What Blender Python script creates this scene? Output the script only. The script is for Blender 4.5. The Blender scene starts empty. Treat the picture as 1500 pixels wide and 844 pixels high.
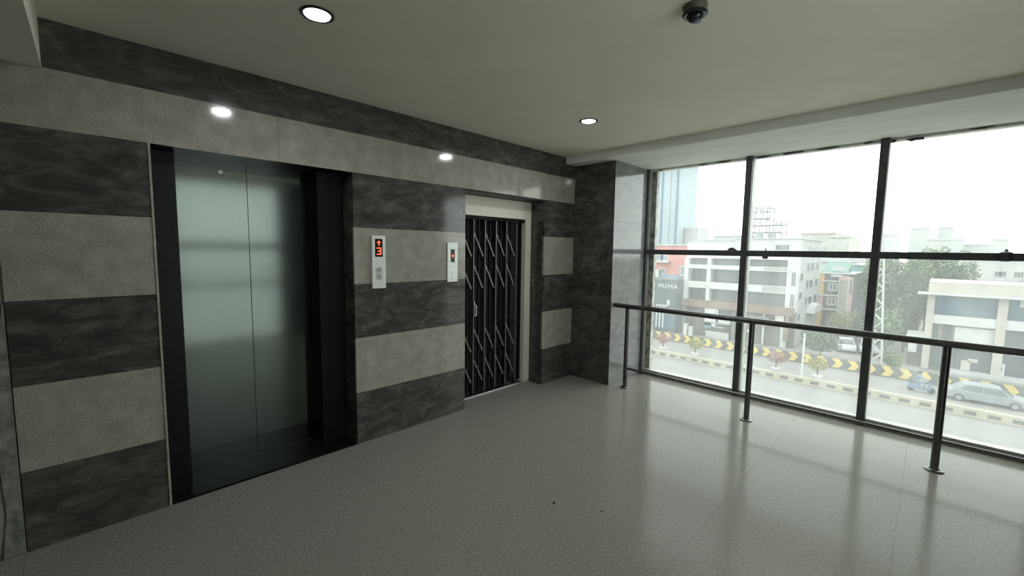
import bpy, bmesh, math, random
from mathutils import Vector, Matrix
random.seed(7)
SC = bpy.context.scene
COL = SC.collection

# ------------------------------------------------------------------ camera
CAM = Vector((3.2132, 0.0, 1.6)); FPX = 616.82
YAW, PITCH, ROLL = math.radians(44.94), math.radians(5.202), math.radians(0.8036)
FWD = Vector((-math.sin(YAW)*math.cos(PITCH), math.cos(YAW)*math.cos(PITCH), -math.sin(PITCH)))
_r = FWD.cross(Vector((0, 0, 1))).normalized(); _u = _r.cross(FWD)
RGT = math.cos(ROLL)*_r + math.sin(ROLL)*_u
UPV = -math.sin(ROLL)*_r + math.cos(ROLL)*_u
cd = bpy.data.cameras.new('camera'); cam = bpy.data.objects.new('camera', cd); COL.objects.link(cam)
cd.sensor_fit = 'HORIZONTAL'; cd.sensor_width = 36.0; cd.lens = FPX*36.0/1500.0
cd.clip_start = 0.02; cd.clip_end = 3000
M3 = Matrix((RGT, UPV, -FWD)).transposed()
cam.matrix_world = Matrix.Translation(CAM) @ M3.to_4x4()
SC.camera = cam

# ------------------------------------------------------------------ sky, exposure
W = bpy.data.worlds.new('overcast_sky'); SC.world = W; W.use_nodes = True
nt = W.node_tree; nt.nodes.clear()
wo = nt.nodes.new('ShaderNodeOutputWorld'); wb = nt.nodes.new('ShaderNodeBackground')
tc = nt.nodes.new('ShaderNodeTexCoord'); mp = nt.nodes.new('ShaderNodeMapping'); nz = nt.nodes.new('ShaderNodeTexNoise'); cr = nt.nodes.new('ShaderNodeValToRGB')
mp.inputs['Scale'].default_value = (1.2, 1.2, 3.0); nz.inputs['Scale'].default_value = 2.2; nz.inputs['Detail'].default_value = 4
cr.color_ramp.elements[0].position = 0.3; cr.color_ramp.elements[0].color = (0.90, 0.945, 0.92, 1)
cr.color_ramp.elements[1].position = 0.7; cr.color_ramp.elements[1].color = (0.975, 1.0, 0.97, 1)
nt.links.new(tc.outputs['Generated'], mp.inputs['Vector']); nt.links.new(mp.outputs['Vector'], nz.inputs['Vector'])
nt.links.new(nz.outputs['Fac'], cr.inputs['Fac']); nt.links.new(cr.outputs['Color'], wb.inputs['Color']); nt.links.new(wb.outputs['Background'], wo.inputs['Surface'])
wb.inputs['Strength'].default_value = 3.3
SC.view_settings.view_transform = 'Standard'; SC.view_settings.look = 'None'
SC.view_settings.exposure = 0.42; SC.view_settings.gamma = 1.0; SC.view_settings.use_curve_mapping = False
DOWNLIGHT_W = 6.0

# ------------------------------------------------------------------ materials
def mat(name, col, rough=0.5, metal=0.0, spec=0.5, emit=None, es=0.0):
    m = bpy.data.materials.new(name); m.use_nodes = True
    b = m.node_tree.nodes['Principled BSDF']
    b.inputs['Base Color'].default_value = (*col, 1); b.inputs['Roughness'].default_value = rough
    b.inputs['Metallic'].default_value = metal; b.inputs['Specular IOR Level'].default_value = spec
    if emit: b.inputs['Emission Color'].default_value = (*emit, 1); b.inputs['Emission Strength'].default_value = es
    return m
def noisy(name, stops, scale=(8, 8, 8), detail=6, rough=0.5, metal=0.0, bump=0.0, dist=0.0, fine=None, spec=0.5, rvar=0.0, nrough=0.6):
    """procedural material: noise -> colour ramp, optional fine speckle and bump"""
    m = mat(name, stops[0][1], rough, metal, spec); t = m.node_tree; N = t.nodes; L = t.links; b = N['Principled BSDF']
    g = N.new('ShaderNodeNewGeometry'); mpn = N.new('ShaderNodeMapping'); mpn.inputs['Scale'].default_value = scale
    L.new(g.outputs['Position'], mpn.inputs['Vector'])
    n = N.new('ShaderNodeTexNoise'); n.inputs['Scale'].default_value = 1.0; n.inputs['Detail'].default_value = detail
    n.inputs['Distortion'].default_value = dist; n.inputs['Roughness'].default_value = nrough
    L.new(mpn.outputs['Vector'], n.inputs['Vector'])
    r = N.new('ShaderNodeValToRGB'); e = r.color_ramp.elements
    while len(e) < len(stops): e.new(0.5)
    for k, (p, c) in enumerate(stops): e[k].position = p; e[k].color = (*c, 1)
    L.new(n.outputs['Fac'], r.inputs['Fac']); out = r.outputs['Color']
    if fine:
        fs, fa, lo, hi = fine
        v = N.new('ShaderNodeTexNoise'); v.inputs['Scale'].default_value = fs; v.inputs['Detail'].default_value = 3; v.inputs['Roughness'].default_value = 0.75
        L.new(g.outputs['Position'], v.inputs['Vector'])
        rr = N.new('ShaderNodeMapRange'); rr.inputs['From Min'].default_value = 0.35; rr.inputs['From Max'].default_value = 0.65
        rr.inputs['To Min'].default_value = lo; rr.inputs['To Max'].default_value = hi
        L.new(v.outputs['Fac'], rr.inputs['Value'])
        mx = N.new('ShaderNodeMix'); mx.data_type = 'RGBA'; mx.blend_type = 'MULTIPLY'; mx.inputs[0].default_value = fa
        L.new(out, mx.inputs[6]); L.new(rr.outputs['Result'], mx.inputs[7]); out = mx.outputs[2]
    L.new(out, b.inputs['Base Color'])
    if rvar:
        q = N.new('ShaderNodeMapRange'); q.inputs['To Min'].default_value = max(0.02, rough-rvar); q.inputs['To Max'].default_value = rough+rvar
        L.new(n.outputs['Fac'], q.inputs['Value']); L.new(q.outputs['Result'], b.inputs['Roughness'])
    if bump:
        bp = N.new('ShaderNodeBump'); bp.inputs['Strength'].default_value = bump; bp.inputs['Distance'].default_value = 0.01
        L.new(n.outputs['Fac'], bp.inputs['Height']); L.new(bp.outputs['Normal'], b.inputs['Normal'])
    return m

M = {}
M['granite_dark'] = noisy('dark_brown_granite', [(0.30, (0.031, 0.030, 0.028)), (0.46, (0.055, 0.053, 0.048)), (0.56, (0.088, 0.085, 0.077)), (0.70, (0.17, 0.135, 0.10))],
                          scale=(6, 4.5, 11), detail=10, rough=0.09, dist=0.7, fine=(240, 0.7, 0.6, 1.4), nrough=0.72)
M['granite_dark_lit'] = noisy('window_lit_veined_granite', [(0.30, (0.15, 0.155, 0.152)), (0.5, (0.205, 0.21, 0.206)), (0.70, (0.29, 0.29, 0.285))],
                          scale=(5, 4, 9), detail=9, rough=0.09, dist=1.1, fine=(240, 0.6, 0.7, 1.3), nrough=0.7)
M['granite_light'] = noisy('light_grey_granite', [(0.35, (0.28, 0.268, 0.225)), (0.55, (0.34, 0.326, 0.278)), (0.72, (0.39, 0.374, 0.323))],
                           scale=(9, 9, 9), detail=8, rough=0.09, fine=(170, 0.9, 0.5, 1.42))
M['granite_black'] = noisy('black_polished_granite', [(0.3, (0.004, 0.005, 0.005)), (0.7, (0.010, 0.011, 0.010))], scale=(30, 30, 30), rough=0.32, fine=(200, 0.6, 0.5, 1.6), spec=0.18)
M['granite_floor'] = noisy('speckled_grey_floor_granite', [(0.3, (0.185, 0.183, 0.158)), (0.5, (0.25, 0.247, 0.217)), (0.7, (0.31, 0.306, 0.27))],
                           scale=(70, 70, 70), detail=6, rough=0.16, fine=(210, 0.9, 0.55, 1.38), rvar=0.03, spec=0.08)
M['grout'] = noisy('grout', [(0.3, (0.12, 0.12, 0.11)), (0.7, (0.17, 0.17, 0.155))], scale=(50, 50, 50), rough=0.8)
M['paint'] = noisy('white_ceiling_paint', [(0.3, (0.74, 0.71, 0.60)), (0.7, (0.79, 0.76, 0.65))], scale=(3, 3, 3), rough=0.75, bump=0.03)
M['soffit'] = noisy('patchy_white_plaster', [(0.3, (0.70, 0.71, 0.66)), (0.6, (0.78, 0.79, 0.74)), (0.75, (0.83, 0.84, 0.80))], scale=(2.5, 9, 5), rough=0.8, bump=0.08, detail=8)
M['plaster'] = noisy('dirty_plaster', [(0.35, (0.10, 0.10, 0.085)), (0.5, (0.30, 0.30, 0.26)), (0.65, (0.48, 0.48, 0.42))], scale=(25, 25, 14), rough=0.85, bump=0.4, detail=8)
M['plaster_dull'] = noisy('dull_flaking_plaster', [(0.35, (0.12, 0.125, 0.105)), (0.5, (0.20, 0.205, 0.18)), (0.65, (0.28, 0.285, 0.25))], scale=(25, 25, 14), rough=0.85, bump=0.4, detail=8)
M['wallpaint'] = noisy('dull_grey_wall_paint', [(0.3, (0.50, 0.50, 0.45)), (0.7, (0.58, 0.58, 0.52))], scale=(2, 2, 2), rough=0.7)
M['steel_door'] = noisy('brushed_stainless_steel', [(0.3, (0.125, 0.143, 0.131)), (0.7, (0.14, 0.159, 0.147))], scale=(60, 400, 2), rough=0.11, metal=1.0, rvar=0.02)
M['steel'] = noisy('satin_steel', [(0.3, (0.60, 0.61, 0.60)), (0.7, (0.70, 0.71, 0.70))], scale=(200, 200, 4), rough=0.28, metal=1.0)
M['rail_steel'] = noisy('dull_rail_steel', [(0.3, (0.10, 0.10, 0.098)), (0.7, (0.17, 0.17, 0.165))], scale=(30, 30, 30), rough=0.34, metal=1.0)
M['frame_dark'] = noisy('dark_bronze_window_frame', [(0.3, (0.060, 0.061, 0.065)), (0.7, (0.105, 0.106, 0.11))], scale=(20, 20, 9), rough=0.42, metal=0.2, rvar=0.1)
M['frame_grey'] = noisy('weathered_sill_and_lit_sides', [(0.3, (0.34, 0.35, 0.325)), (0.7, (0.55, 0.56, 0.52))], scale=(14, 14, 14), rough=0.5, metal=0.3)
M['cream_steel'] = noisy('cream_painted_steel', [(0.3, (0.72, 0.70, 0.575)), (0.7, (0.80, 0.775, 0.645))], scale=(6, 6, 6), rough=0.45)
M['gate_black'] = noisy('black_enamel_steel', [(0.3, (0.006, 0.007, 0.0075)), (0.7, (0.014, 0.016, 0.017))], scale=(20, 20, 20), rough=0.6, spec=0.15)
M['gate_grey'] = noisy('worn_grey_steel', [(0.3, (0.12, 0.13, 0.13)), (0.7, (0.22, 0.23, 0.23))], scale=(40, 40, 40), rough=0.4, metal=0.5)
M['void'] = noisy('unlit_shaft_black', [(0.3, (0.004, 0.005, 0.005)), (0.7, (0.008, 0.009, 0.009))], scale=(4, 4, 4), rough=0.8)  # darkness of the unlit shaft put into the colour
M['plate'] = noisy('pale_brushed_plate', [(0.3, (0.74, 0.78, 0.74)), (0.7, (0.84, 0.88, 0.84))], scale=(300, 300, 10), rough=0.35, metal=0.3)
M['lcd'] = mat('black_display', (0.004, 0.004, 0.004), 0.2)
M['led'] = mat('red_led', (0.25, 0.02, 0.01), 0.5, emit=(1.0, 0.14, 0.07), es=0.9)
M['button'] = noisy('button_plastic', [(0.3, (0.40, 0.42, 0.39)), (0.7, (0.48, 0.50, 0.47))], scale=(60, 60, 60), rough=0.4)
M['lamp_glow'] = mat('lamp_diffuser', (0.9, 0.9, 0.9), 0.4, emit=(0.95, 0.95, 1.0), es=9.0)
M['lamp_rim'] = mat('dark_lamp_rim', (0.03, 0.03, 0.035), 0.35, 0.6)
M['plastic_dark'] = mat('dark_plastic', (0.012, 0.022, 0.025), 0.18)
M['plastic_tan'] = noisy('aged_plastic', [(0.3, (0.10, 0.09, 0.06)), (0.7, (0.14, 0.125, 0.09))], scale=(20, 20, 20), rough=0.5)
M['lens'] = mat('blue_grey_lens', (0.11, 0.15, 0.19), 0.2)
M['debris'] = noisy('dark_litter', [(0.3, (0.012, 0.011, 0.009)), (0.7, (0.03, 0.027, 0.02))], scale=(90, 90, 90), rough=0.8)

def dusty_glass(name, lo, hi, tint=1.0):
    m = bpy.data.materials.new(name); m.use_nodes = True; t = m.node_tree; N = t.nodes; L = t.links; N.clear()
    o = N.new('ShaderNodeOutputMaterial'); tr = N.new('ShaderNodeBsdfTransparent'); tl = N.new('ShaderNodeBsdfTranslucent'); gl = N.new('ShaderNodeBsdfGlossy')
    tr.inputs['Color'].default_value = (0.955*tint, 0.98*tint, 0.97*tint, 1); tl.inputs['Color'].default_value = (0.93*tint, 0.965*tint, 0.945*tint, 1)
    gl.inputs['Roughness'].default_value = 0.03
    g = N.new('ShaderNodeNewGeometry'); mpn = N.new('ShaderNodeMapping'); mpn.inputs['Scale'].default_value = (3.2, 3.2, 0.9)
    n = N.new('ShaderNodeTexNoise'); n.inputs['Scale'].default_value = 1.3; n.inputs['Detail'].default_value = 7; n.inputs['Roughness'].default_value = 0.65
    L.new(g.outputs['Position'], mpn.inputs['Vector']); L.new(mpn.outputs['Vector'], n.inputs['Vector'])
    rr = N.new('ShaderNodeMapRange'); rr.inputs['From Min'].default_value = 0.3; rr.inputs['From Max'].default_value = 0.7
    rr.inputs['To Min'].default_value = lo; rr.inputs['To Max'].default_value = hi
    L.new(n.outputs['Fac'], rr.inputs['Value'])
    m1 = N.new('ShaderNodeMixShader'); L.new(rr.outputs['Result'], m1.inputs['Fac']); L.new(tr.outputs[0], m1.inputs[1]); L.new(tl.outputs[0], m1.inputs[2])
    lw = N.new('ShaderNodeLayerWeight'); lw.inputs['Blend'].default_value = 0.5
    pw = N.new('ShaderNodeMath'); pw.operation = 'POWER'; pw.inputs[1].default_value = 5.0; L.new(lw.outputs['Facing'], pw.inputs[0])
    ma = N.new('ShaderNodeMath'); ma.operation = 'MULTIPLY_ADD'; ma.inputs[1].default_value = 0.90; ma.inputs[2].default_value = 0.03; L.new(pw.outputs[0], ma.inputs[0])
    m2 = N.new('ShaderNodeMixShader'); L.new(ma.outputs[0], m2.inputs['Fac']); L.new(m1.outputs[0], m2.inputs[1]); L.new(gl.outputs[0], m2.inputs[2])
    L.new(m2.outputs[0], o.inputs['Surface'])
    return m
M['pane'] = dusty_glass('dusty_hazy_window_glass', 0.052, 0.098)  # real dust, plus a veil standing in for the hazy air outside
M['pane_evened'] = dusty_glass('light_evening_glass', 0.40, 0.46, 0.85)  # invented film: dims and evens the side window's light on the doors

# outdoors
def out_mat(name, c, v=0.12, scale=0.7, rough=0.8):
    c = tuple(x*0.45 for x in c)
    return noisy(name, [(0.3, tuple(x*(1-v) for x in c)), (0.7, tuple(min(1, x*(1+v)) for x in c))], scale=(scale,)*3, rough=rough, detail=5)
for k, c in dict(o_white=(0.70, 0.72, 0.71), o_grey=(0.26, 0.27, 0.27), o_recess=(0.13, 0.145, 0.145), o_brown=(0.27, 0.19, 0.145), o_taupe=(0.21, 0.19, 0.18),
                 o_coral=(0.80, 0.33, 0.30), o_slate=(0.08, 0.115, 0.14), o_blue=(0.20, 0.30, 0.42), o_cream=(0.58, 0.55, 0.49), o_yellow=(0.78, 0.50, 0.07), o_pink=(0.75, 0.33, 0.40),
                 o_char=(0.055, 0.058, 0.065), o_tan=(0.43, 0.39, 0.33), o_palepink=(0.78, 0.52, 0.47), o_teal=(0.23, 0.52, 0.55), o_green_roof=(0.12, 0.28, 0.25),
                 o_reflector=(0.72, 0.71, 0.66), o_asphalt=(0.27, 0.27, 0.26), o_earth=(0.33, 0.32, 0.28), o_kerb=(0.52, 0.49, 0.37), o_black=(0.15, 0.15, 0.142), o_chev=(0.80, 0.62, 0.18), o_conc=(0.30, 0.30, 0.29),
                 o_bark=(0.10, 0.075, 0.05), o_far=(0.60, 0.62, 0.615), o_far_haze=(0.70, 0.73, 0.715), o_beige=(0.66, 0.645, 0.60), o_bluetower=(0.50, 0.62, 0.69), o_shaded_white=(0.50, 0.51, 0.505), o_rubber=(0.02, 0.02, 0.02),  # haze is put into the pale far, beige and blue tower tones
                 o_silver=(0.30, 0.335, 0.355), o_bluecloth=(0.17, 0.27, 0.45), o_skin=(0.25, 0.13, 0.08), o_darkcloth=(0.05, 0.05, 0.06)).items():
    M[k] = out_mat(k[2:], c)
M['o_glass'] = mat('far_window_glass', (0.04, 0.052, 0.06), 0.4)
M['o_blueglass'] = mat('blue_tinted_glass', (0.03, 0.06, 0.09), 0.4)
M['o_greyglass'] = mat('grey_tinted_glass', (0.055, 0.065, 0.066), 0.45)
M['leaf_dark'] = out_mat('dark_leaves', (0.10, 0.17, 0.085), 0.5, 1.3)
M['leaf_mid'] = out_mat('mid_leaves', (0.17, 0.26, 0.11), 0.5, 1.3)
M['leaf_yellow'] = out_mat('yellow_leaves', (0.36, 0.36, 0.09), 0.3, 1.3)
M['leaf_red'] = out_mat('red_flowers', (0.42, 0.20, 0.16), 0.3, 1.3)

# ------------------------------------------------------------------ builders
WL = {}
def wl(p): return WL.get(p.name, Vector((0, 0, 0))) if p else Vector((0, 0, 0))
def tag(o, label=None, cat=None, group=None, kind=None):
    if label: o['label'] = label
    if cat: o['category'] = cat
    if group: o['group'] = group
    if kind: o['kind'] = kind
    return o
def link(name, me, loc=(0, 0, 0), parent=None):
    o = bpy.data.objects.new(name, me); COL.objects.link(o)
    loc = Vector(loc)
    if parent: o.parent = parent; o.location = loc - wl(parent)
    else: o.location = loc
    WL[o.name] = loc
    return o
def empty(name, loc, label=None, cat=None, group=None, kind=None):
    return tag(link(name, None, loc), label, cat, group, kind)
_cache = {}
def box(name, x, y, z, m, parent=None, bev=0.0):
    """axis-aligned box from ranges in world metres; like boxes share mesh data"""
    d = (abs(x[1]-x[0]), abs(y[1]-y[0]), abs(z[1]-z[0])); key = (tuple(round(a, 4) for a in d), m, bev)
    me = _cache.get(key)
    if not me:
        bm = bmesh.new(); bmesh.ops.create_cube(bm, size=1.0)
        for v in bm.verts: v.co = Vector((v.co.x*d[0], v.co.y*d[1], v.co.z*d[2]))
        if bev: bmesh.ops.bevel(bm, geom=list(bm.edges), offset=min(bev, min(d)*0.45), segments=2, profile=0.6, affect='EDGES')
        me = bpy.data.meshes.new(name); bm.to_mesh(me); bm.free(); me.materials.append(M[m]); _cache[key] = me
    return link(name, me, ((x[0]+x[1])/2, (y[0]+y[1])/2, (z[0]+z[1])/2), parent)
class MB:
    def __init__(s): s.v = []; s.f = []
    def add(s, v, f):
        n = len(s.v); s.v += [tuple(a) for a in v]; s.f += [tuple(i+n for i in q) for q in f]; return s
    def box(s, x, y, z):
        v = [(a, b, c) for a in x for b in y for c in z]
        return s.add(v, [(0, 1, 3, 2), (4, 6, 7, 5), (0, 4, 5, 1), (2, 3, 7, 6), (0, 2, 6, 4), (1, 5, 7, 3)])
    def tube(s, a, b, r, n=12, r2=None):
        a, b = Vector(a), Vector(b); d = (b-a).normalized(); r2 = r if r2 is None else r2
        p = d.cross(Vector((0, 0, 1)) if abs(d.z) < 0.9 else Vector((1, 0, 0))).normalized(); q = d.cross(p)
        v = [c + rad*(math.cos(2*math.pi*k/n)*p + math.sin(2*math.pi*k/n)*q) for c, rad in ((a, r), (b, r2)) for k in range(n)]
        f = [(k, (k+1) % n, n+(k+1) % n, n+k) for k in range(n)] + [tuple(range(n))[::-1], tuple(range(n, 2*n))]
        return s.add(v, f)
    def lathe(s, prof, c=(0, 0, 0), n=24):
        v = []; f = []
        for r, z in prof: v += [(c[0]+r*math.cos(2*math.pi*k/n), c[1]+r*math.sin(2*math.pi*k/n), c[2]+z) for k in range(n)]
        for i in range(len(prof)-1): f += [(i*n+k, i*n+(k+1) % n, (i+1)*n+(k+1) % n, (i+1)*n+k) for k in range(n)]
        f += [tuple(range(n))[::-1], tuple(range((len(prof)-1)*n, len(prof)*n))]
        return s.add(v, f)
    def prism(s, poly, axis, a, b):
        """poly of (u,w) extruded along axis; u,w are the two other axes in x,y,z order"""
        n = len(poly)
        def P(t, u, w): return {'x': (t, u, w), 'y': (u, t, w), 'z': (u, w, t)}[axis]
        return s.add([P(a, *p) for p in poly] + [P(b, *p) for p in poly],
                     [(k, (k+1) % n, n+(k+1) % n, n+k) for k in range(n)] + [tuple(range(n))[::-1], tuple(range(n, 2*n))])
    def build(s, name, m, parent=None, origin=(0, 0, 0), smooth=False, raw=False):
        me = bpy.data.meshes.new(name); o3 = Vector((0, 0, 0)) if raw else Vector(origin)
        me.from_pydata([tuple(Vector(p)-o3) for p in s.v], [], s.f); me.materials.append(M[m])
        bm = bmesh.new(); bm.from_mesh(me); bmesh.ops.recalc_face_normals(bm, faces=bm.faces); bm.to_mesh(me); bm.free()
        if smooth:
            for p in me.polygons: p.use_smooth = True
        if raw:
            o = bpy.data.objects.new(name, me); COL.objects.link(o)
            if parent: o.parent = parent
            return o
        return link(name, me, origin, parent)
def smooth_by_angle(o, deg=40):
    bm = bmesh.new(); bm.from_mesh(o.data)
    for f in bm.faces: f.smooth = True
    for e in bm.edges:
        if len(e.link_faces) == 2 and e.calc_face_angle(0) > math.radians(deg): e.smooth = False
    bm.to_mesh(o.data); bm.free(); return o
def wall_grid(name, axis, t, us, vs, holes, m):
    """one connected wall slab spanning t[0]..t[1] along axis, cut by grid lines, cells in holes left open"""
    nu, nv = len(us), len(vs); vid = {}; V = []; F = []
    def v(i, j, k):
        if (i, j, k) not in vid:
            vid[(i, j, k)] = len(V); a = t[k]
            V.append({'x': (a, us[i], vs[j]), 'y': (us[i], a, vs[j]), 'z': (us[i], vs[j], a)}[axis])
        return vid[(i, j, k)]
    solid = lambda i, j: 0 <= i < nu-1 and 0 <= j < nv-1 and (i, j) not in holes
    for i in range(nu-1):
        for j in range(nv-1):
            if not solid(i, j): continue
            F.append((v(i, j, 0), v(i+1, j, 0), v(i+1, j+1, 0), v(i, j+1, 0))); F.append((v(i, j, 1), v(i, j+1, 1), v(i+1, j+1, 1), v(i+1, j, 1)))
            for di, dj, a, b in ((-1, 0, (0, 0), (0, 1)), (1, 0, (1, 0), (1, 1)), (0, -1, (0, 0), (1, 0)), (0, 1, (0, 1), (1, 1))):
                if not solid(i+di, j+dj):
                    F.append((v(i+a[0], j+a[1], 0), v(i+b[0], j+b[1], 0), v(i+b[0], j+b[1], 1), v(i+a[0], j+a[1], 1)))
    mb = MB(); mb.v = V; mb.f = F
    return tag(mb.build(name, m), kind='structure')
def at(px, py, Y=None, X=None, Z=None):
    """the point where the view ray through a photo pixel meets a plane standing at a known distance"""
    d = FWD + RGT*((px-750)/FPX) - UPV*((py-422)/FPX)
    t = (Y-CAM.y)/d.y if Y is not None else (X-CAM.x)/d.x if X is not None else (Z-CAM.z)/d.z
    return CAM + d*t

# ------------------------------------------------------------------ measures of the lobby
ZC, ZB = 2.712, 2.632            # ceiling, window bulkhead soffit
ROWS = [(0.0, 0.426, 'd'), (0.426, 0.876, 'l'), (0.876, 1.309, 'd'), (1.309, 1.757, 'l'), (1.757, 2.176, 'd'), (2.176, 2.475, 'l'), (2.475, ZC, 'd')]
L1 = (0.275, 1.463); L2 = (2.573, 3.735); LTOP = 2.178; L2TOP = 2.160
WY = 5.045; XR = 4.25; XP, YP = 0.57, 4.30; YB = 4.111; YREAR = -0.12

# ------------------------------------------------------------------ floor: slabs laid on a bed
fl = tag(MB().box((-0.62, XR+0.3), (-4.2, 5.30), (-0.30, -0.012)).build('floor', 'grout'), 'polished speckled grey granite floor of the lift lobby', kind='structure')
TS = 0.8; g = 0.0004
xs = [2.37 + TS*k for k in range(-3, 4)]; ys = [2.085 + TS*k for k in range(-8, 5)]
xs = [0.0] + [x for x in xs if 0.05 < x < XR] + [XR]; ys = [-4.2] + [y for y in ys if y > -4.15 and y < 5.2] + [5.25]
for i in range(len(xs)-1):
    for j in range(len(ys)-1):
        box('floor_tile', (xs[i]+g, xs[i+1]-g), (ys[j]+g, ys[j+1]-g), (-0.012, 0.0), 'granite_floor', fl)
for yy in ((-0.42, L1[0]), (L2[0], L2[1])): pass
box('floor_tile', (-0.20, -0.0015), (L2[0]+0.01, L2[1]-0.005), (-0.012, 0.0), 'granite_floor', fl)

# ------------------------------------------------------------------ left wall with the two lift openings
wl_ = wall_grid('wall_left', 'x', (-0.62, -0.021), [-0.31, L1[0]-0.012, L1[1]+0.012, L2[0]-0.012, L2[1]+0.012, 5.25], [-0.012, L2TOP+0.012, LTOP+0.012, 2.95],
                {(1, 0), (1, 1), (3, 0)}, 'grout')
tag(wl_, 'lift wall clad in alternating dark and light granite bands')
def slabs(parent, spans, z0, z1, m, make):
    for a, b in spans: make(a, b, z0, z1, m)
jg = 0.0009
def row_wall(y0, y1, z0, z1, mm, cuts=()):
    e = [y0] + [c for c in cuts if y0+0.1 < c < y1-0.1] + [y1]
    for a, b in zip(e[:-1], e[1:]):
        box('granite_slab', (-0.021, 0.0), (a+jg, b-jg), (z0+jg, z1-jg), mm, wl_)
for z0, z1, c in ROWS:
    mm = 'granite_dark' if c == 'd' else 'granite_light'
    if z1 <= 2.18:
        row_wall(-0.31, L1[0], z0, z1, mm); row_wall(L1[1], L2[0], z0, z1, mm, cuts=(2.02,) if c == 'x' else ()); row_wall(L2[1], YP, z0, z1, mm)
    else:
        row_wall(-0.31, YP, z0, z1, mm, cuts=(0.95, 2.10, 3.30))
# lining of the reveals, banded like the wall
for z0, z1, c in ROWS[:5]:
    mm = 'granite_dark' if c == 'd' else 'granite_light'; mr = 'granite_dark'
    for (a, b), top in ((L1, LTOP), (L2, L2TOP)):
        zt = min(z1, top)
        d = -0.178 if b == L1[1] else -0.197
        box('reveal_slab', (d, -0.0225), (a-0.0118, a), (z0+jg, zt-jg), mr, wl_)
        box('reveal_slab', (d, -0.0225), (b, b+0.0118), (z0+jg, zt-jg), mr, wl_)
box('head_slab', (-0.36, -0.0005), (L1[0], L1[1]), (LTOP, LTOP+0.0115), 'granite_black', wl_)
box('head_slab', (-0.197, -0.0005), (L2[0], L2[1]), (L2TOP, L2TOP+0.0115), 'granite_black', wl_)
# pale polished edge bead beside the first lift
box('edge_bead', (0.0, 0.007), (L1[0]-0.010, L1[0]+0.002), (0.0, LTOP), 'granite_light', wl_, 0.002)

# wall continues past the slab edge as rough plaster
pl = tag(box('wall_plaster', (-0.62, -0.03), (-4.2, -0.312), (-0.012, 2.95), 'wallpaint'), 'plain plastered wall beyond the granite cladding', kind='structure')
e = MB()
zz = [0.0, 0.22, 0.5, 0.8, 1.05, 1.3]; wds = [0.075, 0.05, 0.058, 0.045, 0.03, 0.0]
pts = [(-0.314, 0.0)] + [(-0.314, z) for z in zz[1:]] + [(-0.314-w-0.004, z) for z, w in list(zip(zz, wds))[::-1]]
e.prism([(p[0], p[1]) for p in pts], 'x', -0.03, -0.004); e.build('plaster_patch', 'plaster_dull', pl, (0, -0.34, 0.5))
e = MB(); e.prism([(-0.43, 0.0), (-0.405, 0.0), (-0.40, 0.18), (-0.385, 0.45), (-0.375, 0.7), (-0.40, 0.5), (-0.42, 0.25)], 'x', -0.03, -0.006); e.build('plaster_patch', 'plaster_dull', pl, (0, -0.41, 0.3))

# ------------------------------------------------------------------ ceiling and bulkheads
cl = tag(MB().box((-0.05, XR+0.1), (YREAR, YB), (ZC, 2.95)).build('ceiling', 'paint'), 'flat painted ceiling with recessed downlights', kind='structure')
t1 = tag(MB().box((-0.02, XR+0.1), (YB, 5.30), (ZB, 2.95)).build('trim_1', 'soffit'), 'shallow plastered bulkhead above the window wall', kind='structure')
t2 = tag(MB().box((-0.019, XR+0.1), (-4.2, YREAR), (2.470, 2.95)).build('trim_2', 'paint'), 'dropped painted beam behind the lift lobby', kind='structure')

# ------------------------------------------------------------------ corner pillar clad in dark granite
pi = tag(MB().box((-0.02, XP-0.02), (YP+0.02, 5.24), (-0.012, ZB)).build('trim_3', 'grout'), 'square corner pillar clad in dark polished granite', kind='structure')
pz = [0.0, 0.62, 1.28, 1.946, ZB-0.0005]
for a, b in zip(pz[:-1], pz[1:]):
    box('granite_slab', (0.0005, XP-0.0005), (YP, YP+0.0195), (a+jg, b-jg), 'granite_dark', pi)
pz = [0.0, 0.45, 1.02, 1.60, 1.946, 2.50, ZB-0.0005]
for a, b in zip(pz[:-1], pz[1:]):
    box('granite_slab', (XP-0.0195, XP), (YP+0.0002, WY-0.001), (a+jg, b-jg), 'granite_dark_lit', pi)  # dark granite too, with the window sheen put into a lighter colour

# ------------------------------------------------------------------ window wall
WX = [(0.535, 0.600), (1.707, 1.771), (2.800, 2.862), (3.885, 3.947)]; MD = 0.12; TZ = 1.596
wn = empty('window_1', (2.3, WY, 0), 'dusty floor to ceiling window in dark metal frames facing the street', kind='structure')
for k, (a, b) in enumerate(WX):
    box('mullion', (a if k else XP+0.0005, b), (WY, WY+MD), (0.0, ZB), 'frame_dark', wn, 0.003)
    box('mullion_lit_side', (b, b+0.0035), (WY+0.035, WY+MD), (0.0, ZB-0.001), 'frame_grey', wn)  # window-lit side of the mullion, its light put into a paler strip
bays = [(WX[k][1]+0.0035, WX[k+1][0]) for k in range(3)] + [(WX[3][1]+0.0035, XR)]
for k, (a, b) in enumerate(bays):
    box('transom', (a, b), (WY+0.004, WY+0.075), (TZ-0.031, TZ+0.031), 'frame_dark', wn, 0.003)
    box('sill_rail', (a, b), (WY+0.015, WY+0.10), (0.0, 0.068), 'frame_grey', wn, 0.004)
    box('head_rail', (a, b), (WY+0.06, WY+MD+0.03), (ZB-0.022, ZB-0.001), 'soffit', wn)
    x0 = a+0.06 if k == 0 else a
    box('pane', (x0, b), (WY+0.092, WY+0.097), (0.068, TZ-0.031), 'pane', wn)
    box('pane', (x0, b), (WY+0.092, WY+0.097), (TZ+0.031, ZB-0.022), 'pane', wn)
    box('bead', (a, b), (WY+0.0755, WY+0.092), (TZ-0.022, TZ+0.022), 'frame_dark', wn)
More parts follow.
